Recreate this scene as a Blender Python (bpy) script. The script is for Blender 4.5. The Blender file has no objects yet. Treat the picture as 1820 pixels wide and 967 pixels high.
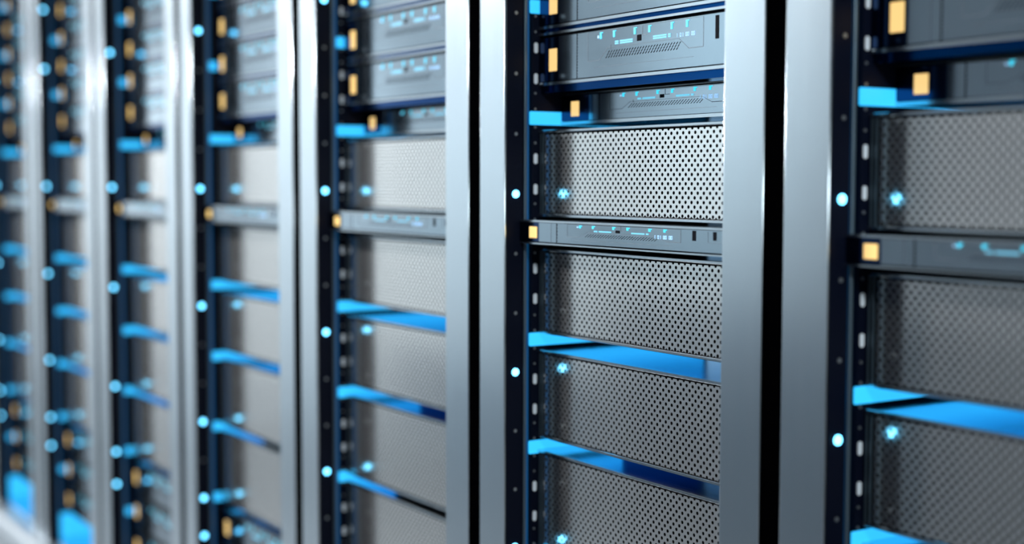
import bpy, math, random
from mathutils import Matrix, Vector
random.seed(4)
col = bpy.context.scene.collection
sc = bpy.context.scene

# ------------------------------------------------------------ materials
def mat(name, base=(.5, .5, .5), metal=0., rough=.5, emit=None, es=0., spec=.5, nodes=None):
    m = bpy.data.materials.new(name); m.use_nodes = True
    nt = m.node_tree; b = nt.nodes['Principled BSDF']
    b.inputs['Base Color'].default_value = (*base, 1)
    b.inputs['Metallic'].default_value = metal
    b.inputs['Roughness'].default_value = rough
    b.inputs['Specular IOR Level'].default_value = spec
    if emit:
        b.inputs['Emission Color'].default_value = (*emit, 1)
        b.inputs['Emission Strength'].default_value = es
    if nodes: nodes(nt, b)
    return m

def noise_into(scale_vec, lo, hi, bump=0.):
    def f(nt, b):
        tc = nt.nodes.new('ShaderNodeTexCoord'); mp = nt.nodes.new('ShaderNodeMapping')
        mp.inputs['Scale'].default_value = scale_vec
        n = nt.nodes.new('ShaderNodeTexNoise'); n.inputs['Scale'].default_value = 1; n.inputs['Detail'].default_value = 3
        r = nt.nodes.new('ShaderNodeMapRange'); r.inputs['To Min'].default_value = lo; r.inputs['To Max'].default_value = hi
        nt.links.new(tc.outputs['Object'], mp.inputs['Vector']); nt.links.new(mp.outputs['Vector'], n.inputs['Vector'])
        nt.links.new(n.outputs['Fac'], r.inputs['Value']); nt.links.new(r.outputs['Result'], b.inputs['Roughness'])
        if bump:
            bp = nt.nodes.new('ShaderNodeBump'); bp.inputs['Strength'].default_value = bump; bp.inputs['Distance'].default_value = .0005
            nt.links.new(n.outputs['Fac'], bp.inputs['Height']); nt.links.new(bp.outputs['Normal'], b.inputs['Normal'])
    return f

M = dict(
    post=mat('satin_aluminium', (.73, .80, .845), .99, .22, nodes=noise_into((60, 60, .6), .20, .25)),
    plinth=mat('plinth_aluminium', (.80, .83, .86), .85, .3, nodes=noise_into((.6, 40, 40), .27, .34)),
    inner=mat('black_blue_coating', (.0022, .004, .013), 0., .42, spec=.14, nodes=noise_into((30, 30, 30), .38, .46)),
    strip=mat('dark_grey_edge', (.12, .17, .21), .6, .4),
    black=mat('gap_shade_black', (.0004, .0004, .0006), 0, .95, spec=.0, nodes=noise_into((50, 50, 50), .85, .95)),
    face=mat('brushed_face_metal', (.42, .50, .56), 1., .12, nodes=noise_into((3, 3, 160), .10, .15)),
    lip=mat('lip_metal', (.62, .68, .72), .98, .17, nodes=noise_into((3, 3, 160), .14, .2)),
    lid=mat('brushed_lid_metal', (.80, .90, .96), 1., .13, nodes=noise_into((2, 160, 3), .10, .19, .2)),
    perf=mat('perforated_metal', (.93, .91, .88), .90, .15, nodes=noise_into((20, 20, 20), .13, .17)),
    hole=mat('dark_interior', (.002, .002, .003), 0, .9, spec=.05),
    line=mat('engraved_line', (.12, .15, .18), .2, .6),
    ear=mat('navy_ear_metal', (.03, .06, .14), 1., .14),
    gap_glow=mat('gap_glow_navy', (.001, .05, .19), 1., .16),
    vent=mat('vent_black', (.004, .005, .008), 0, .8, spec=.05),
    slot=mat('white_slot_insert', (.92, .96, 1.), 0, .5),
    screw=mat('screw_steel', (.45, .48, .5), .9, .4),
    led=mat('cyan_led', (.1, .5, .7), 0, .4, (.14, .62, 1.), 6.),
    panel=mat('cyan_light_panel', (.02, .3, .5), 0, .4, (.035, .53, 1.05), 1.1),
    groove=mat('blue_light_strip', (.01, .1, .3), 0, .4, (.003, .085, .22), .45),
    backglow=mat('added_back_glow', (.01, .02, .05), 0, .5, (.0, .05, .2), .45),  # glow added to the back panel to tint the gaps blue
    dimblue=mat('added_deep_blue_glow', (.0, .05, .2), 0, .4, (.003, .055, .24), .8),
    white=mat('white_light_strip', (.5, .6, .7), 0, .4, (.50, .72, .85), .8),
    amber=mat('amber_indicator', (.5, .35, .1), 0, .4, (.95, .63, .24), 1.05),
    mark=mat('cyan_mark', (.02, .2, .3), 0, .5, (.05, .74, 1.), 1.1),
    text=mat('pale_cyan_print', (.05, .2, .3), 0, .5, (.18, .64, .88), 1.0),
    digit=mat('pale_digit_print', (.3, .5, .7), 0, .4, (.32, .55, .85), 1.0),
    floor=mat('floor_vinyl', (.26, .28, .30), 0, .3, nodes=noise_into((2, 2, 2), .25, .4)),
    wall=mat('wall_paint', (.72, .75, .77), 0, .7, nodes=noise_into((3, 3, 3), .65, .75)),
    added_dado=mat('added_dark_cladding', (.25, .30, .35), 0, .6, nodes=noise_into((3, 3, 3), .55, .65)),
    ceil=mat('ceiling_paint', (.45, .47, .5), 0, .8),
)

M['lid'].node_tree.nodes['Principled BSDF'].inputs['Specular Tint'].default_value = (.7, .8, .9, 1)

# ------------------------------------------------------------ mesh helpers
class MB:
    def __init__(s): s.v = []; s.f = []; s.mi = []; s.sm = []
    def box(s, x0, x1, y0, y1, z0, z1, mi=0):
        b = len(s.v)
        s.v += [(x, y, z) for x in (x0, x1) for y in (y0, y1) for z in (z0, z1)]
        for q in ((0, 1, 3, 2), (4, 6, 7, 5), (0, 4, 5, 1), (2, 3, 7, 6), (0, 2, 6, 4), (1, 5, 7, 3)):
            s.f.append([b + i for i in q]); s.mi.append(mi); s.sm.append(False)
    def prism(s, pts, axis, a0, a1, mi=0, smooth=False):
        """closed outline pts (2D) extruded along axis ('x','y','z') from a0 to a1"""
        b = len(s.v); n = len(pts)
        def P(p, a):
            return {'x': (a, p[0], p[1]), 'y': (p[0], a, p[1]), 'z': (p[0], p[1], a)}[axis]
        s.v += [P(p, a0) for p in pts] + [P(p, a1) for p in pts]
        for i in range(n):
            j = (i + 1) % n
            s.f.append([b + i, b + j, b + n + j, b + n + i]); s.mi.append(mi); s.sm.append(bool(smooth) and math.dist(pts[i], pts[j]) < .012)
        s.f.append([b + i for i in range(n)][::-1]); s.f.append([b + n + i for i in range(n)])
        s.mi += [mi, mi]; s.sm += [False, False]
    def mesh(s, name, mats):
        me = bpy.data.meshes.new(name); me.from_pydata(s.v, [], s.f)
        for m in mats: me.materials.append(M[m])
        me.polygons.foreach_set('material_index', s.mi)
        me.polygons.foreach_set('use_smooth', s.sm)
        me.update()
        import bmesh
        bm = bmesh.new(); bm.from_mesh(me); bmesh.ops.recalc_face_normals(bm, faces=bm.faces); bm.to_mesh(me); bm.free()
        return me

def link(name, me, parent=None, loc=(0, 0, 0)):
    o = bpy.data.objects.new(name, me); col.objects.link(o)
    o.location = loc
    if parent: o.parent = parent
    return o

def rrect(x0, x1, y0, y1, r, n=4):
    p = []
    for cx, cy, a in ((x1 - r, y1 - r, 0), (x0 + r, y1 - r, 90), (x0 + r, y0 + r, 180), (x1 - r, y0 + r, 270)):
        for i in range(n + 1):
            t = math.radians(a + 90 * i / n); p.append((cx + r * math.cos(t), cy + r * math.sin(t)))
    return p

# ------------------------------------------------------------ camera (pose of the photograph)
F = 2500.
RX, RY, RZ = (0.543443077, 0.0554499564, -0.837612634), (0.839443080, -0.0332561590, 0.542429113), (0.00222189168, -0.997907476, -0.0646199116)
CAM = Vector((1.1926369783, -1.2172537632, 0.00141409))
def proj(x, y, z):
    d = (x - CAM.x, y - CAM.y, z - CAM.z)
    q = [sum(d[i] * (RX, RY, RZ)[i][j] for i in range(3)) for j in range(3)]
    return 910 + F * q[0] / q[2], 483.5 + F * q[1] / q[2]
cd = bpy.data.cameras.new('camera'); cam = bpy.data.objects.new('camera', cd); col.objects.link(cam)
right = Vector((RX[0], RY[0], RZ[0])); up = -Vector((RX[1], RY[1], RZ[1])); back = -Vector((RX[2], RY[2], RZ[2]))
m = Matrix((right, up, back)).transposed().to_4x4(); m.translation = CAM
cam.matrix_world = m
cd.sensor_width = 36; cd.lens = F * 36 / 1820; cd.clip_start = .05
cd.dof.use_dof = True; cd.dof.focus_distance = 2.02; cd.dof.aperture_fstop = 1.5
sc.camera = cam

# ------------------------------------------------------------ rack geometry (metres; origin = inner edge of the left post, front plane, eye height)
W = .71; OPEN = .523; POST = .075; GAP = .037
ZB, ZT = -1.21, .86
FLOOR = -1.40
def clip_z(z): return z

# posts, walls, rails as shared meshes -------------------------------------
def post_mesh(x0, x1):
    b = MB(); b.prism(rrect(x0, x1, 0, .030, .0012), 'z', ZB - .02, ZT, smooth=True)
    me = b.mesh('post', ['post'])
    return me
ME = {}
ME['post_l'] = post_mesh(-POST, 0)
ME['post_r'] = post_mesh(OPEN, OPEN + POST)
b = MB(); b.box(-POST + .004, -.0025, .0302, .036, ZB, ZT); b.box(-.02, -.0085, .036, .056, ZB, ZT); b.box(-.02, 0, .0525, .80, ZB, ZT)
b.box(-POST + .004, -.06, .036, .80, ZB, ZT)
b.box(-.02, -.0022, .0301, .0372, ZB, ZT)
ME['wall_l'] = b.mesh('inner_wall', ['inner'])
# coated cheek that lines the post's inner side
b = MB(); b.box(-.0004, .0012, .0035, .0335, ZB, ZT)
ME['cheek'] = b.mesh('cheek', ['inner'])
b = MB(); b.prism(rrect(-.0022, .0016, .0372, .0432, .0015), 'z', ZB, ZT); ME['edge'] = b.mesh('edge_trim', ['strip'])
b = MB(); b.box(-.0085, -.0078, .0432, .0520, ZB, ZT); ME['groove'] = b.mesh('light_strip', ['groove'])
b = MB(); b.box(OPEN, OPEN + .02, .0302, .80, ZB, ZT); b.box(OPEN + .055, OPEN + POST - .004, .0302, .80, ZB, ZT); ME['wall_r'] = b.mesh('inner_wall', ['inner'])
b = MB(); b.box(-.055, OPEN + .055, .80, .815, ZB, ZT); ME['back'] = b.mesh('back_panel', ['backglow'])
b = MB(); b.box(-POST - GAP, -POST, .0028, .03, ZB, ZT); ME['gap_dark'] = b.mesh('gap_shade', ['black'])  # black strip painted in for the darkness of the gap between racks
b = MB(); b.prism([(.03, FLOOR), (.03, ZB - .0), (-.012, ZB), (-.03, ZB - .006), (-.044, ZB - .02), (-.052, ZB - .04), (-.056, ZB - .07), (-.056, ZB - .11), (-.052, ZB - .14), (-.04, ZB - .165), (-.02, FLOOR)], 'x', -POST - GAP, W - POST - GAP, smooth=True)
ME['plinth'] = b.mesh('plinth', ['plinth'])
b = MB(); b.box(-POST, OPEN + POST, .03, .815, ZT, ZT + .03); ME['top'] = b.mesh('top_panel', ['inner'])
b = MB(); b.box(0, OPEN, .03, .80, ZB, ZB + .006); ME['bottom'] = b.mesh('bottom_panel', ['lid'])
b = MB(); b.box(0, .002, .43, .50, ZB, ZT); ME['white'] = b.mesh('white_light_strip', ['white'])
# small repeated pieces
def disc(r, x0, x1, n=20, dome=0.):
    b = MB(); b.prism([(r * math.cos(2 * math.pi * i / n), r * math.sin(2 * math.pi * i / n)) for i in range(n)], 'x', x0, x1)
    return b
ME['led'] = disc(.0062, .0, .0018).mesh('status_light', ['led'])
ME['screw'] = disc(.0030, 0, .0016, 10).mesh('screw', ['screw'])
ME['railscrew'] = disc(.0021, 0, .0016, 10).mesh('screw', ['screw'])
b = MB(); b.prism(rrect(.0560, .0632, -.0085, .0085, .0034), 'x', 0, .0012); ME['slot'] = b.mesh('slot_insert', ['slot'])
for L in (.42, .24, .18):
    b = MB(); b.prism(rrect(.0475, L, -.0108, .0108, .002, 2), 'x', 0, .0022)
    if L == .24: b.box(0, .0022, .2402, .42, -.0108, .0108, 1)  # dim glowing extension added to keep the gap navy further in
    ME['panel', L] = b.mesh('light_panel', ['panel', 'dimblue'])
b = MB(); b.prism(rrect(.0475, .42, -.045, .040, .004, 2), 'x', 0, .0022); ME['panel_big'] = b.mesh('light_panel', ['panel'])

# ------------------------------------------------------------ server units
UL, UR = .0012, OPEN - .0012     # side faces of every unit, touching the rails
DEPTH = .46
def perforated_panel(h, w0, w1, p=.01305, r=.00262):
    """sheet with real round holes on a staggered lattice, every hole with its own thickness"""
    import bmesh
    bm = bmesh.new(); hp = p / 2
    nx = int((w1 - w0) / hp); nz = int(round(h / hp))
    cache = {}
    def V(x, y, z):
        k = (round(x * 1e5), round(y * 1e5), round(z * 1e5))
        if k not in cache: cache[k] = bm.verts.new((x, y, z))
        return cache[k]
    N = 12
    for i in range(nx + 1):
        for j in range(0, nz + 1):
            if (i + j) % 2: continue
            cx, cz = w0 + i * hp, -j * hp
            def cl(x, z): return max(w0, min(w1, x)), max(-h, min(0, z))
            ring = [(cx + r * math.cos(2 * math.pi * k / N), cz + r * math.sin(2 * math.pi * k / N)) for k in range(N)]
            cor = [(cx + hp, cz), (cx, cz + hp), (cx - hp, cz), (cx, cz - hp)]
            outer = []
            for k in range(N):
                q, t = divmod(k, 3); a, c = cor[q], cor[(q + 1) % 4]; t /= 3
                outer.append((a[0] + (c[0] - a[0]) * t, a[1] + (c[1] - a[1]) * t))
            ri = [V(*((lambda q: (q[0], 0, q[1]))(cl(*p_)))) for p_ in ring]
            ro = [V(*((lambda q: (q[0], 0, q[1]))(cl(*p_)))) for p_ in outer]
            rb = [V(*((lambda q: (q[0], .0012, q[1]))(cl(*p_)))) for p_ in ring]
            for k in range(N):
                l = (k + 1) % N
                for quad in ((ro[k], ro[l], ri[l], ri[k]), (ri[k], ri[l], rb[l], rb[k])):
                    u = []
                    for v in quad:
                        if v not in u: u.append(v)
                    if len(u) > 2:
                        try: bm.faces.new(u)
                        except ValueError: pass
    bmesh.ops.dissolve_degenerate(bm, dist=1e-6, edges=bm.edges)
    for f in bm.faces:
        f.normal_update()
        if abs(f.normal.y) > .5 and f.normal.y > 0: f.normal_flip()
    me = bpy.data.meshes.new('perforated_panel'); bm.to_mesh(me); bm.free(); me.materials.append(M['perf'])
    return me

def chassis(h, y0=.004):
    b = MB(); b.box(UL, UR, y0, DEPTH, 0, h); return b.mesh('chassis', ['lid'])

def make_perforated(h):
    """all parts in local coordinates: x from the rack's inner edge, y from the front plane, z from the bottom"""
    lt, lb = .0047, .0047
    parts = {}
    b = MB()
    b.box(UL, UR, .006, DEPTH, 0, h)
    parts['chassis'] = [(b.mesh('chassis', ['lid']))]
    b = MB(); b.box(.004, UR - .003, .0045, .0059, lb, h - lt)  # near-black sheet stands in for the shaded interior behind the holes
    parts['interior_shade'] = [b.mesh('interior_shade', ['hole'])]
    b = MB()
    b.prism([(-.0005, h - lt), (-.0018, h - lt + .001), (-.0018, h - .0008), (-.0008, h), (.006, h), (.006, h - lt)], 'x', UL, UR)
    b.prism([(-.0005, lb), (.006, lb), (.006, 0), (-.0008, 0), (-.0018, .0008), (-.0018, lb - .001)], 'x', UL, UR)
    b.box(UR - .006, UR, 0, .006, lb, h - lt)
    parts['bezel_frame'] = [b.mesh('bezel_frame', ['lip'])]
    b = MB(); b.box(.0028, .0048, .0005, .006, lb, h - lt); b.box(.0095, .0117, .0005, .006, lb, h - lt)
    parts['side_flange'] = [b.mesh('side_flange', ['strip'])]
    pp = perforated_panel(h - lt - lb - .0035, .0165, UR - .006)
    for v in pp.vertices: v.co.z += h - lt - .0025; v.co.y += .0012
    parts['perforated_panel'] = [pp]
    return parts

def digit(b, ch, x, z, w, h, y0, y1):
    t = w * .24
    seg = {'a': (0, w, h - t, h), 'g': (0, w, h / 2 - t / 2, h / 2 + t / 2), 'd': (0, w, 0, t), 'f': (0, t, h / 2, h), 'e': (0, t, 0, h / 2), 'b': (w - t, w, h / 2, h), 'c': (w - t, w, 0, h / 2)}
    for s in {'0': 'abcdef', '1': 'bc'}[ch]:
        q = seg[s]; b.box(x + q[0], x + q[1], y0, y1, z + q[2], z + q[3])

def make_control(h, lt, gt, lb, gb, ear=.056, gap_glow=0.):
    """smooth faced unit: h height; lt top lip, gt dark groove under it, lb bottom lip, gb groove above that"""
    parts = {}
    top, bot = h - lt - gt, lb + gb
    ph = top - bot
    Z = lambda t: top - t * ph
    b = MB(); b.box(UL, UR, .006, DEPTH, 0, h); parts['chassis'] = [b.mesh('chassis', ['lid'])]
    b = MB(); b.box(UL, ear, -.0002, .006, bot, top); parts['ear'] = [b.mesh('ear', ['ear'])]
    if gap_glow:
        b = MB(); b.box(UL, UR, .004, .0055, -gap_glow, 0); parts['gap_glow_strip'] = [b.mesh('gap_glow_strip', ['gap_glow'])]  # navy strip stands in for the blue glow inside the open gap
    b = MB(); b.box(ear, UR, .0, .006, bot, top); parts['face_plate'] = [b.mesh('face_plate', ['face'])]
    b = MB(); b.box(UL, UR, .003, .006, lb, bot); b.box(UL, UR, .003, .006, top, h - lt); parts['groove'] = [b.mesh('groove', ['vent'])]
    b = MB(); b.box(UL, UR, -.0015, .006, 0, lb); b.box(UL, UR, -.0015, .006, h - lt, h); parts['lip'] = [b.mesh('lip', ['lip'])]
    # engraved outline
    b = MB(); y0, y1 = -.00025, .0004; w = .0007
    def hl(x0, x1, z, w=w): b.box(x0, x1, y0, y1, z - w / 2, z + w / 2)
    def vl(x, z0, z1, w=w): b.box(x - w / 2, x + w / 2, y0, y1, z0, z1)
    def dl(x0, z0, x1, z1, w=w): b.prism([(x0, z0), (x0 + w * 1.5, z0), (x1 + w * 1.5, z1), (x1, z1)], 'y', y0, y1)
    vl(.1345, Z(.65), Z(.02)); hl(.1345, .1640, Z(.65)); dl(.1640, Z(.65), .1850, Z(.40)); hl(.185, .352, Z(.40), .0004)
    vl(.4050, Z(.62), Z(.03)); hl(.3735, .4050, Z(.62), .0009); dl(.3735, Z(.62), .352, Z(.40)); hl(.15, .385, Z(.80), .0004)
    hl(.1345, .4050, Z(.02), .0005)
    b.prism([(.2690, Z(.03)), (.2698, Z(.03)), (.2698, Z(.22)), (.2690, Z(.22))], 'y', y0, y1); hl(.269, .2800, Z(.225), .0007)
    vl(.0905, bot, top, .0005)
    vl(.1930, Z(.45), Z(.34), .0008)
    # faint square around the second socket
    vl(.462, Z(.55), Z(.05), .0004); hl(.462, .49, Z(.55), .0004)
    parts['engraved_outline'] = [b.mesh('engraved_outline', ['line'])]
    b = MB(); vl2 = .1055
    b.box(vl2 - .0007, vl2 + .0007, y0, y1, bot, top)
    n = max(4, int(ph / .0045))
    for i in range(n):
        z = bot + (i + .5) * ph / n; b.box(vl2, vl2 + .0022, y0, y1, z - .0010, z + .0010)
    parts['toothed_seam'] = [b.mesh('toothed_seam', ['vent'])]
    # vents
    b = MB(); rows = 3; z1, z0 = Z(.46), Z(.63); rh = (z1 - z0) / rows; pit = .0064
    for r_ in range(rows):
        for i in range(27):
            x = .1885 + i * pit - r_ * pit * .5; z = z1 - (r_ + .5) * rh
            hh = rh * .40; sl = .0013
            b.prism([(x - .0011 - sl, z - hh), (x + .0006 - sl, z - hh), (x + .0011 + sl, z + hh), (x - .0006 + sl, z + hh)], 'y', y0, y1)
    parts['vent_slots'] = [b.mesh('vent_slots', ['vent'])]
    b = MB(); b.box(.2572, .2668, y0 - .0003, y1, Z(.34), Z(.21)); parts['port'] = [b.mesh('port', ['vent'])]
    b = MB(); b.box(.4300, .4370, y0 - .0003, y1, Z(.50), Z(.04)); parts['socket'] = [b.mesh('socket', ['vent'])]
    b = MB(); b.box(.4725, .4790, y0 - .0003, y1, Z(.44), Z(.06)); parts['socket'].append(b.mesh('socket', ['vent']))
    # amber indicator
    ah = min(.0355, ph * .60); zc = bot + ph * .48
    b = MB(); b.prism(rrect(.0305, .0515, zc - ah / 2, zc + ah / 2, .0008, 2), 'y', -.0012, .001); parts['amber_light'] = [b.mesh('amber_light', ['amber'])]
    # status marks
    parts['status_mark'] = []
    for s in (.1680, .2010, .2515, .2855, .3365, .3700):
        b = MB(); b.box(s - .0022, s + .0022, y0 - .0004, y1, Z(.19), Z(.045)); b.box(s - .0022, s + .0052, y0 - .0004, y1, Z(.045) - min(.0014, ph * .05), Z(.045))
        parts['status_mark'].append(b.mesh('status_mark', ['mark']))
    b = MB(); b.box(.1600, .1635, y0 - .0004, y1, Z(.17), Z(.11)); parts['status_dot'] = [b.mesh('status_dot', ['digit'])]
    # tiny printed words (illegible in the photo: rows of glyph-sized blocks)
    def words(x0, x1, first_short):
        b = MB(); rows = 2 if ph > .045 else 1
        zt, zb = Z(.265), Z(.355)
        rh = (zt - zb) / rows
        for r_ in range(rows):
            x = x0
            i = 0
            while x < x1:
                wl = .0026
                if not ((i == 3) if first_short else (x1 - x < .011 and x1 - x > .0085)):
                    b.box(x, x + wl, y0 - .0002, y1, zb + r_ * rh + rh * .12, zb + (r_ + 1) * rh - rh * .12)
                x += wl + .0005; i += 1
        return b.mesh('printed_text', ['text'])
    parts['printed_text'] = [words(.2035, .2440, True), words(.2945, .3345, False)]
    b = MB(); dh = min(.0055, ph * .17); zz = Z(.42 if ph < .045 else .33) - dh / 2
    for s, x in (('1', .3460), ('01', .3545), ('00', .3670), ('00', .3795)):
        for c, ch in enumerate(s): digit(b, ch, x + c * .0042, zz, .0033, dh, y0 - .0002, y1)
    parts['printed_digits'] = [b.mesh('printed_digits', ['digit'])]
    return parts

# (key, z bottom, z top, plane y, phrase, noun, category)
units = []
for n, word in enumerate(('first', 'second', 'third', 'fourth', 'fifth', 'sixth')):
    z0 = .1545 + .0902 * n
    units.append(('ctl2' if n else 'ctl2a', z0, z0 + .0837, .066, f'grey control unit {word} above recessed unit', 'control_unit', 'control unit', 'tall grey control units near the rack tops'))
units.append(('deep', .0927, .1427, .1095, 'recessed thin control unit above perforated servers', 'recessed_control_unit', 'control unit', 'recessed thin control units'))
units.append(('p1', -.0562, .0834, .066, 'perforated server just above thin protruding unit', 'perforated_server', 'server', 'perforated servers'))
units.append(('thin', -.0986, -.0606, .029, 'thin protruding control unit with amber light', 'thin_control_unit', 'control unit', 'thin protruding control units'))
for n, (a, c) in enumerate(((-.2465, -.1077), (-.4182, -.2740), (-.6045, -.4393), (-.7970, -.6185))):
    w = ('first', 'second', 'third', 'fourth')[n]
    units.append((f'p{n+2}', a, c, .066, f'perforated server {w} below thin protruding unit', 'perforated_server', 'server', 'perforated servers'))
for n, z0 in enumerate((-.9035, -1.0045, -1.1055)):
    w = ('first', 'second', 'third')[n]
    units.append(('ctl2b', z0, z0 + .0837 + .004, .066, f'grey control unit {w} below bottom perforated server', 'control_unit', 'control unit', 'tall grey control units near the rack bottoms'))

racks = [
    ('silver server rack cut off by the right edge of the photo', 'in rack at right edge'),
    ('silver server rack in sharp focus, right of the photo centre', 'in sharp rack'),
    ('silver server rack directly left of the sharply focused rack', 'in first rack left of sharp rack'),
    ('silver server rack second to the left of the sharply focused rack', 'in second rack left of sharp rack'),
    ('blurred silver server rack third to the left of the sharply focused rack', 'in third rack left of sharp rack'),
    ('blurred silver server rack fourth to the left of the sharply focused rack', 'in fourth rack left of sharp rack'),
    ('blurred silver server rack cut off by the left edge of the photo', 'in rack at left edge'),
]

proto = {}
ON_FACE = ('engraved_outline', 'toothed_seam', 'vent_slots', 'port', 'socket', 'status_mark', 'status_dot', 'printed_text', 'printed_digits')
def proto_for(key, h):
    if key not in proto:
        if key.startswith('p'): proto[key] = make_perforated(h)
        elif key == 'ctl2': proto[key] = make_control(h, .0036, .0047, .0045, .0020, gap_glow=.0064)
        elif key == 'ctl2a': proto[key] = make_control(h, .0036, .0047, .0045, .0020, gap_glow=.0116)
        elif key == 'ctl2b': proto[key] = make_control(h, .0036, .0047, .0045, .0020)
        elif key == 'deep': proto[key] = make_control(h, .0021, .0018, .0050, .0010, ear=.078)
        else: proto[key] = make_control(h, .0030, .0008, .0023, .0019)
    return proto[key]

LED_Z = (-.0195, -.3083, -.5967, -.7885, -.884, .3652, .5576)
TABS = (.6385, .460, .2815, .103, -.0755, -.257, -.4350, -.611, -.7895, -.9680)
def in_view(x, y, z, pad=25):
    a, c = proj(x, y, z); return -pad < a < 1820 + pad and -pad < c < 967 + pad

for k, (rlabel, where) in enumerate(racks):
    X = -k * W
    root = bpy.data.objects.new('server_rack', None); col.objects.link(root); root.location = (X, 0, 0)
    root['label'] = rlabel; root['category'] = 'server rack'; root['group'] = 'silver server racks in a row'
    for nm, key in (('post', 'post_l'), ('post', 'post_r'), ('inner_wall', 'wall_l'), ('inner_wall', 'wall_r'), ('inner_lining', 'cheek'), ('edge_trim', 'edge'),
                    ('light_strip', 'groove'), ('white_light_strip', 'white'), ('back_panel', 'back'), ('gap_shade', 'gap_dark'), ('top_panel', 'top'), ('plinth', 'plinth'), ('bottom_panel', 'bottom')):
        link(nm, ME[key], root)
    for z in LED_Z:
        if in_view(X, .02, z): link('status_light', ME['led'], root, (.0012, .0205, z))
    if k <= 3:
        for j in range(-12, 8):
            z = -.0195 + j * .0963
            if min(abs(z - q) for q in LED_Z) > .02 and in_view(X, .02, z):
                link('screw', ME['screw'], root, (.0012, .0205, z))
    for z in TABS:
        if abs(z + .0755) < .001: pass
        elif in_view(X, .05, z): link('light_panel', ME['panel', {-.435: .24, -.611: .18}.get(z, .42)], root, (0, 0, z))
        if k <= 2:
            for dz in (-.0400, -.0148, .0148, .0400):
                if in_view(X, .05, z + dz): link('screw', ME['railscrew'], root, (0, .0585, z + dz))
            for dz in (-.0655, -.1150):
                if in_view(X, .05, z + dz): link('slot_insert', ME['slot'], root, (0, 0, z + dz))
    if k >= 4: link('light_panel', ME['panel_big'], root, (0, 0, -1.158))
    for key, z0, z1, yp, phrase, nm, cat, grp in units:
        if not (in_view(X + .3, yp, z1) or in_view(X + .3, yp, z0) or in_view(X + .01, yp, z1) or in_view(X + .01, yp, z0) or in_view(X + .3, yp, (z0 + z1) / 2)): continue
        parts = proto_for(key, z1 - z0)
        u = bpy.data.objects.new(nm, None); col.objects.link(u); u.location = (X, yp, z0)
        u['label'] = f'{phrase} {where}'; u['category'] = cat; u['group'] = grp
        plate = {}
        for pn, meshes in parts.items():
            if pn in ('ear', 'face_plate'): plate[pn] = link(pn, meshes[0], u)
        for pn, meshes in parts.items():
            if pn in plate: continue
            host = plate.get('ear') if pn == 'amber_light' else plate.get('face_plate') if pn in ON_FACE else u
            for me in meshes: link(pn, me, host or u)

# ------------------------------------------------------------ the room
def struct(name, x0, x1, y0, y1, z0, z1, m_):
    b = MB(); b.box(x0, x1, y0, y1, z0, z1); o = link(name, b.mesh(name, [m_])); o['kind'] = 'structure'; return o
XL, XR, YF, YB, ZC = -15., 3.2, -2.6, 1.6, 1.75
struct('floor', XL, XR, YF, YB, FLOOR - .05, FLOOR, 'floor')
struct('ceiling', XL, XR, YF, YB, ZC, ZC + .05, 'ceil')
struct('wall_front', XL, XR, YF - .1, YF, FLOOR, ZC, 'wall')
struct('added_dark_panel_1', -4.1, XR, YF, YF + .03, FLOOR, -.50, 'added_dado')  # unseen dark panels added to darken what the lower fronts reflect
struct('added_dark_panel_2', -6.2, -4.1, YF, YF + .03, FLOOR, -.95, 'added_dado')
struct('wall_back', XL, XR, YB, YB + .1, FLOOR, ZC, 'wall')
struct('wall_left', XL - .1, XL, YF, YB, FLOOR, ZC, 'wall')
struct('wall_right', XR, XR + .1, YF, YB, FLOOR, ZC, 'wall')

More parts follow.
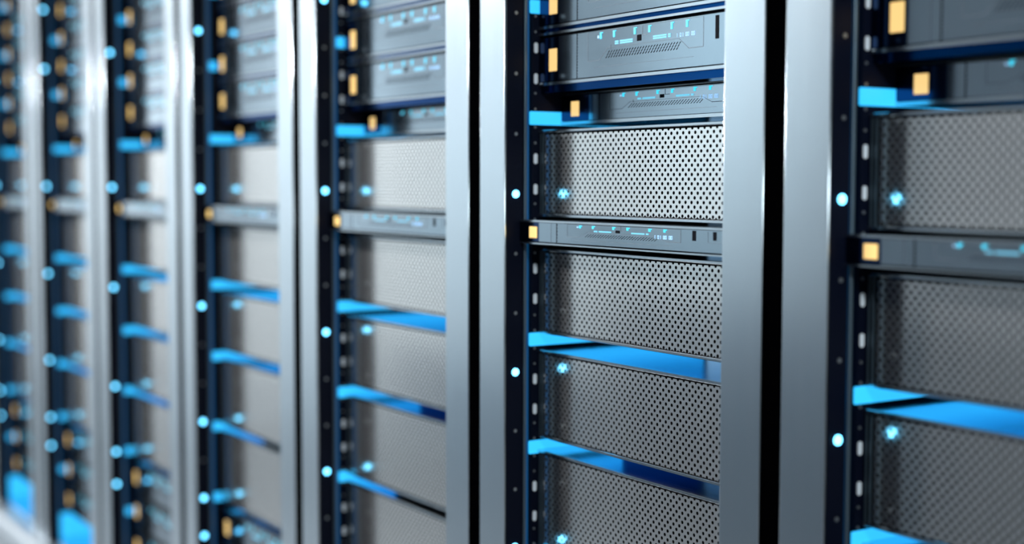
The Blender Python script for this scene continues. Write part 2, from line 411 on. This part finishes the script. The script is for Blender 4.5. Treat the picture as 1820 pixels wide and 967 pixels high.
def area(name, loc, rot, sx, sy, power, color):
    l = bpy.data.lights.new(name, 'AREA'); l.shape = 'RECTANGLE'; l.size = sx; l.size_y = sy; l.energy = power; l.color = color
    o = bpy.data.objects.new(name, l); col.objects.link(o); o.location = loc; o.rotation_euler = rot; return o
# unseen wash lights added under the ceiling to brighten the wall the racks mirror
area('added_wash_light', (-4.8, -2.1, ZC - .03), (math.radians(-12), 0, 0), 3., .3, 18, (.76, .92, 1.))
area('added_wash_light', (-10.0, -1.3, ZC - .03), (math.radians(-15), 0, 0), 8., .4, 120, (.88, .95, 1.))
def spot(loc, target, deg, power, color):
    l = bpy.data.lights.new('added_spot', 'SPOT'); l.spot_size = math.radians(deg); l.spot_blend = 1; l.energy = power; l.color = color; l.shadow_soft_size = .1
    o = bpy.data.objects.new('added_spot', l); col.objects.link(o); o.location = loc
    o.rotation_euler = (Vector(target) - Vector(loc)).to_track_quat('-Z', 'Y').to_euler()
spot((-3.1, -1.0, ZC - .05), (-3.3, YF, .35), 44, 310, (.72, .91, 1.))  # unseen spots added to pool light on the wall mirrored by the posts
spot((-4.8, -1.0, ZC - .05), (-5.0, YF, -.2), 52, 300, (.76, .92, 1.))
spot((-10.6, -1.0, ZC - .05), (-10.8, YF, -.5), 90, 520, (.92, .97, 1.))
spot((-13.4, -1.0, ZC - .05), (-13.4, YF, -.5), 80, 360, (.92, .97, 1.))
spot((-7.0, -1.0, ZC - .05), (-7.2, YF, -.4), 80, 400, (.85, .95, 1.))

# unseen spot added at the near end to brighten the slot inserts
spot((2.9, -.75, .85), (-.25, .05, .0), 30, 190, (.82, .94, 1.))
# angled lamps on the ceiling of the aisle, one for each pair of racks, washing the fronts from the left
for x in (-2.5, -3.9, -5.3, -6.7):
    area('angled_lamp', (x, -1.75, ZC - .04), Vector((1.25, 1., -.9)).to_track_quat('-Z', 'Y').to_euler(), .4, .25, 32, (.95, .97, 1.)).data.spread = math.radians(80)

w = bpy.data.worlds.new('world'); sc.world = w; w.use_nodes = True
w.node_tree.nodes['Background'].inputs[0].default_value = (.02, .03, .05, 1)
sc.view_settings.view_transform = 'Standard'; sc.view_settings.look = 'None'
sc.view_settings.gamma = 1; sc.view_settings.exposure = -.04; sc.view_settings.use_curve_mapping = False
